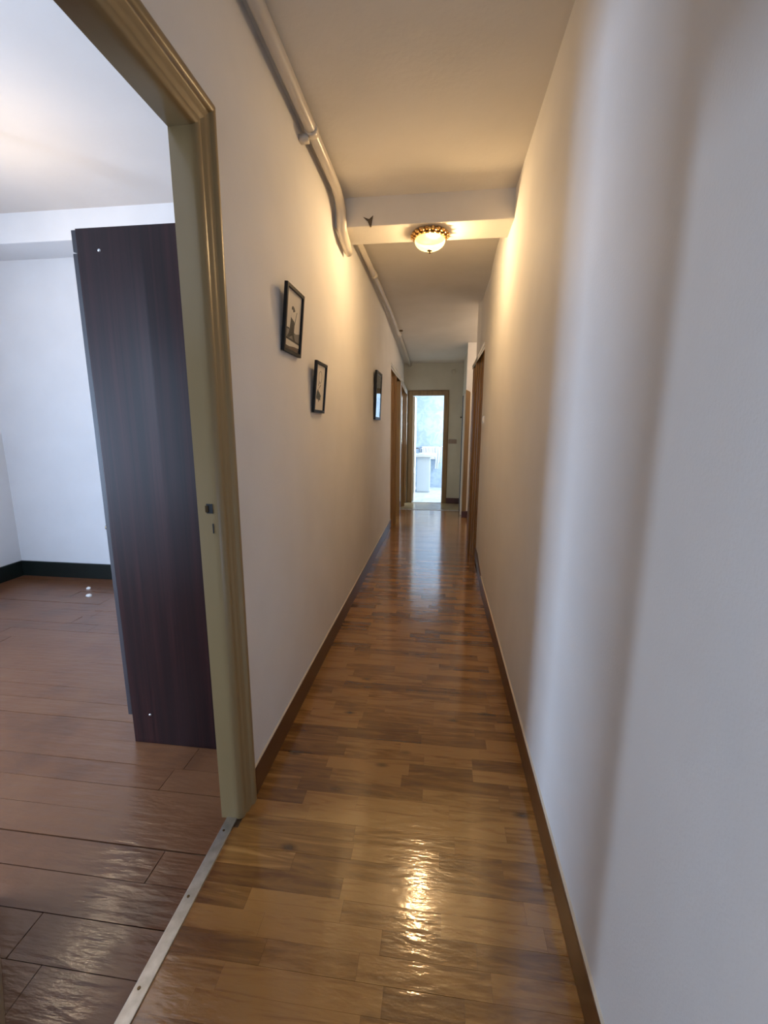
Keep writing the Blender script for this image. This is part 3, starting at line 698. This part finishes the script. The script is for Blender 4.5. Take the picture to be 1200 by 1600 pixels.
picture('black framed dark picture behind reflecting glass, farthest along the left wall beside the doors', 4.625, 5.03, 1.53, 2.03, 0.024, 0.03, art_dark, 0.04, 'mirror_glass')

# ceiling lamp on the beam
LX, LY, LZ = -0.10, 3.135, 2.69
lamp = tag(empty('ceiling_lamp', (LX, LY, LZ - 0.115)), 'lit glass ceiling lamp with an ornate gilt rim under the beam', 'lamp')
bm = bmesh.new(); lathe(bm, [(0.0, 0.0), (0.088, 0.0), (0.092, -0.006), (0.086, -0.020), (0.094, -0.030), (0.10, -0.034), (0.094, -0.040), (0.084, -0.040), (0.0, -0.036)], (LX, LY, LZ), 40); obj('base', bm, 'gold', lamp, True)
bm = bmesh.new()
def blob(bm, c, r, sq=(1, 1, 1)):
    res = bmesh.ops.create_icosphere(bm, subdivisions=1, radius=r)
    for v in res['verts']: v.co = Vector((v.co.x * sq[0], v.co.y * sq[1], v.co.z * sq[2])) + Vector(c)
for k in range(18):       # cast leaf and flower ornaments of the rim
    q = 2 * math.pi * k / 18; ca, sa = math.cos(q), math.sin(q)
    blob(bm, (LX + ca * 0.108, LY + sa * 0.108, LZ - 0.014), 0.016, (1, 1, 0.8))
    q2 = q + math.pi / 18; ca, sa = math.cos(q2), math.sin(q2)
    blob(bm, (LX + ca * 0.119, LY + sa * 0.119, LZ - 0.022), 0.011)
    blob(bm, (LX + ca * 0.100, LY + sa * 0.100, LZ - 0.030), 0.010)
obj('ornate_rim', bm, 'gold', lamp, True)
shade_m = frosted_mat()
bm = bmesh.new(); prof = [(0.093, -0.036)] + [(0.099 * math.cos(t), -0.050 - 0.058 * math.sin(t)) for t in [math.pi / 2 * i / 12 for i in range(13)]]
lathe(bm, prof, (0, 0, 0), 48)
sh = obj('glass_shade', bm, shade_m, None, True); sh.location = (LX, LY, LZ); sh.parent = lamp; sh.matrix_parent_inverse = lamp.matrix_world.inverted()
bm = bmesh.new(); lathe(bm, [(0.0, -0.104), (0.016, -0.106), (0.018, -0.109), (0.006, -0.113), (0.005, -0.118), (0.008, -0.123), (0.0, -0.128)], (LX, LY, LZ), 20); obj('finial', bm, 'bronze', lamp, True)

ld = bpy.data.lights.new('lamp_bulb', 'POINT'); ld.energy = 84; ld.color = (1.0, 0.70, 0.385); ld.shadow_soft_size = 0.040
lb = bpy.data.objects.new('lamp_bulb', ld); COL.objects.link(lb); lb.location = (LX + 0.022, LY, LZ - 0.068)
lb.parent = lamp; lb.matrix_parent_inverse = lamp.matrix_world.inverted()

# pipes along the top of the left wall
p1 = tag(empty('pipe', (XL, 1.5, H1)), 'cream painted pipe along the top of the left wall, bending under the beam', 'pipe')
R1 = 0.027
path = [(-0.640, YS + .01, 2.824), (-0.640, 2.60, 2.824), (-0.640, 2.80, 2.82), (-0.643, 2.90, 2.800), (-0.646, 2.955, 2.765), (-0.648, 2.97, 2.72), (-0.648, 2.985, 2.68), (-0.650, 3.04, 2.652), (-0.655, 3.14, 2.642), (-0.662, 3.25, 2.635)]
obj('tube', tube(bmesh.new(), path, [R1, R1, R1, 0.029, 0.031, 0.032, 0.032, 0.032, 0.031, 0.028], 18), 'pipe', p1, True)
for yy in (-1.0, 2.30):
    bm = bmesh.new(); tube(bm, [(-0.640, yy - 0.022, 2.824), (-0.640, yy + 0.022, 2.824)], R1 + 0.004, 18); box(bm, XL + 0.002, -0.655, yy - 0.018, yy + 0.018, 2.775, 2.80)
    obj('bracket', bm, 'pipe', p1, True)
p2 = tag(empty('pipe', (XL, 6.0, H2)), 'thin grey pipe beneath the ceiling beyond the beam, running to the far wall', 'pipe')
path2 = [(-0.648, YB1 - 0.05, 2.815), (-0.640, 4.3, 2.822), (-0.630, YK, 2.812), (-0.615, 6.6, 2.735), (-0.59, YF - 0.002, 2.585)]
obj('tube', tube(bmesh.new(), path2, [0.022, 0.022, 0.022, 0.024, 0.028], 16), 'pipe', p2, True)
for a, b in (((-0.640, 4.28, 2.822), (-0.640, 4.34, 2.822)), ((-0.617, 6.50, 2.744), (-0.615, 6.58, 2.737))):
    obj('collar', tube(bmesh.new(), [a, b], 0.031, 16), 'pipe', p2, True)
bm = bmesh.new(); box(bm, -0.61, -0.55, 6.35, 6.37, 2.745, 2.765); obj('bracket', bm, 'bronze', p2)

# switches and the round cover
def switch(loc, rz, label, mat, double=False):
    e = empty('light_switch', loc); tag(e, label, 'switch')
    wd = 0.078 if double else 0.04
    obj('plate', B(loc[0] - wd, loc[0] + wd, loc[1] - 0.010, loc[1], loc[2] - 0.04, loc[2] + 0.04, 0.003), mat, e)
    for s in ((-1, 1) if double else (0,)):
        obj('rocker', B(loc[0] + s * wd / 2 - 0.022, loc[0] + s * wd / 2 + 0.022, loc[1] - 0.015, loc[1] - 0.009, loc[2] - 0.028, loc[2] + 0.028, 0.002), mat, e)
    return e
switch((0.236, YF - 0.0, 1.19), 0, 'brown double light switch on the far wall beside the bathroom door', 'switch', True)
e = tag(empty('light_switch', (0.425, 4.50, 1.52)), 'small white light switch on the right wall just before the oak doorway', 'switch')
obj('plate', B(0.414, 0.430, 4.465, 4.525, 1.495, 1.565, 0.003), 'white', e); obj('rocker', B(0.408, 0.4145, 4.48, 4.51, 1.51, 1.55, 0.002), 'white', e)
e = tag(empty('round_switch', (-0.62, 8.46, 1.52)), 'round white switch on the end of the left wall beside the bathroom door', 'switch')
bm = bmesh.new(); lathe(bm, [(0.0, -0.03), (0.030, -0.03), (0.040, -0.024), (0.043, 0.0)], (-0.658, YF, 1.52), 24, 'Y'); obj('body', bm, 'white', e, True)
bm = bmesh.new(); lathe(bm, [(0.0, -0.040), (0.012, -0.039), (0.014, -0.028)], (-0.658, YF, 1.52), 16, 'Y'); obj('button', bm, 'switch', e, True)
bm = bmesh.new(); lathe(bm, [(0.0, -0.008), (0.036, -0.007), (0.042, 0.0)], (0.218, YF, 2.46), 28, 'Y')
e = tag(obj('junction_cover', bm, 'far_wall', None, True), 'round painted junction cover high on the far wall', 'cover')

# bathroom furniture
VX0, VX1, VY = -0.50, -0.205, 9.84
v = tag(empty('vanity_unit', ((VX0 + VX1) / 2, VY + 0.2, 0)), 'pale blue-white bathroom vanity with a basin seen through the far door', 'vanity')
obj('body', B(VX0, VX1, VY + 0.018, VY + 0.44, 0.006, 0.80, 0.002), 'vanity', v)
dr = obj('door', B(VX0 + 0.004, VX1 - 0.004, VY, VY + 0.017, 0.03, 0.795, 0.003), 'vanity', v)
bm = bmesh.new()   # basin slab with a sunk bowl
box(bm, -0.58, -0.06, VY - 0.05, VY + 0.46, 0.80, 0.865, 0.014)
obj('basin', bm, 'white', v)
bm = bmesh.new(); lathe(bm, [(0.19, 0.0), (0.20, 0.012), (0.185, 0.014), (0.16, 0.004), (0.0, 0.002)], (-0.30, VY + 0.20, 0.864), 32); obj('basin_rim', bm, 'white', v, True)
bm = bmesh.new(); tube(bm, [(-0.44, VY + 0.36, 0.86), (-0.44, VY + 0.36, 0.98), (-0.43, VY + 0.33, 1.0), (-0.40, VY + 0.24, 0.985), (-0.395, VY + 0.235, 0.965)], 0.012, 12); obj('tap', bm, 'chrome', v, True)
rd = tag(empty('radiator', (-0.25, BY - 0.06, 0.85)), 'small white ribbed radiator on the bathroom wall behind the basin', 'radiator')
for k in range(9):
    obj('rib', B(-0.42 + k * 0.038, -0.392 + k * 0.038, BY - 0.075, BY - 0.03, 0.72, 0.985, 0.006), 'white', rd)
obj('header', B(-0.425, -0.075, BY - 0.07, BY - 0.035, 0.97, 1.0, 0.006), 'white', rd); obj('header', B(-0.425, -0.075, BY - 0.07, BY - 0.035, 0.70, 0.73, 0.006), 'white', rd)
rail = tag(empty('towel_rail', (0.0, BY - 0.05, 1.0)), 'short chrome towel rail fixed beside the radiator in the bathroom', 'rail')
bm = bmesh.new(); tube(bm, [(-0.065, BY - 0.002, 1.0), (-0.065, BY - 0.05, 1.0), (0.09, BY - 0.05, 1.0), (0.09, BY - 0.002, 1.0)], 0.007, 10); obj('bar', bm, 'chrome', rail, True)
def towel(x0, x1, zb, label, dy):
    bm = bmesh.new(); nx, nz = 14, 16; g = []
    for i in range(nx + 1):
        row = []
        for j in range(nz + 1):
            u, t = i / nx, j / nz
            row.append(bm.verts.new((x0 + (x1 - x0) * u + 0.006 * math.sin(t * 5), BY - 0.062 - dy - 0.010 * t * (1 + math.sin(u * 9.5)), 1.008 - (1.008 - zb) * t)))
        g.append(row)
    for i in range(nx):
        for j in range(nz): bm.faces.new((g[i][j], g[i + 1][j], g[i + 1][j + 1], g[i][j + 1]))
    ex = bmesh.ops.solidify(bm, geom=list(bm.faces), thickness=0.006)
    tag(obj('towel', bm, 'towel', None, True), label, 'towel', 'towels on the bathroom rail')
towel(-0.10, -0.02, 0.47, 'longer white towel hanging in front on the bathroom rail', 0.022)
towel(-0.03, 0.045, 0.60, 'shorter white towel hanging to the right on the bathroom rail', 0.0)

# lamp of the room on the left (its glow shows on the room's ceiling)
RLX, RLY, RLZ = -2.58, 2.40, RH
rl = tag(empty('room_lamp', (RLX, RLY, RLZ - 0.56)), 'small warm ceiling lamp of the left room', 'lamp')
bm = bmesh.new(); lathe(bm, [(0.05, 0.0), (0.045, -0.02), (0.012, -0.03), (0.010, -0.40), (0.03, -0.41), (0.03, -0.44), (0.0, -0.44)], (RLX, RLY, RLZ), 20); obj('stem', bm, 'bronze', rl, True)
bm = bmesh.new(); lathe(bm, [(0.0, 0.0), (0.025, -0.01), (0.045, -0.04), (0.05, -0.07), (0.035, -0.105), (0.0, -0.12)], (0, 0, 0), 24)
bl2 = obj('bulb', bm, glow_mat('lit_bulb', (1.0, 0.78, 0.52), 150.0), None, True); bl2.location = (RLX, RLY, RLZ - 0.44); bl2.parent = rl; bl2.matrix_parent_inverse = rl.matrix_world.inverted()

# unseen lamp added in the right recess to brighten the pillar and sloping ceiling
QX, QY, QZ = 1.12, 6.30, 2.55
ql = tag(empty('recess_fill_lamp', (QX, QY, QZ)), 'unseen white globe lamp added in the recess to brighten the pillar', 'lamp')
bm = bmesh.new(); lathe(bm, [(0.045, 0.27), (0.04, 0.24), (0.008, 0.235), (0.008, 0.08), (0.035, 0.075), (0.035, 0.06), (0.0, 0.06)], (QX, QY, QZ - 0.02), 20); obj('stem', bm, 'bronze', ql, True)
bm = bmesh.new(); lathe(bm, [(0.035 if i == 0 else 0.075 * math.sin(math.pi * (0.15 + 0.85 * i / 14)), 0.075 * math.cos(math.pi * (0.15 + 0.85 * i / 14))) for i in range(14)] + [(0.0, -0.075)], (0, 0, 0), 28)
qg = obj('globe', bm, glow_mat('lit_globe', (1.0, 0.74, 0.50), 75.0), None, True); qg.location = (QX, QY, QZ - 0.025); qg.parent = ql; qg.matrix_parent_inverse = ql.matrix_world.inverted()
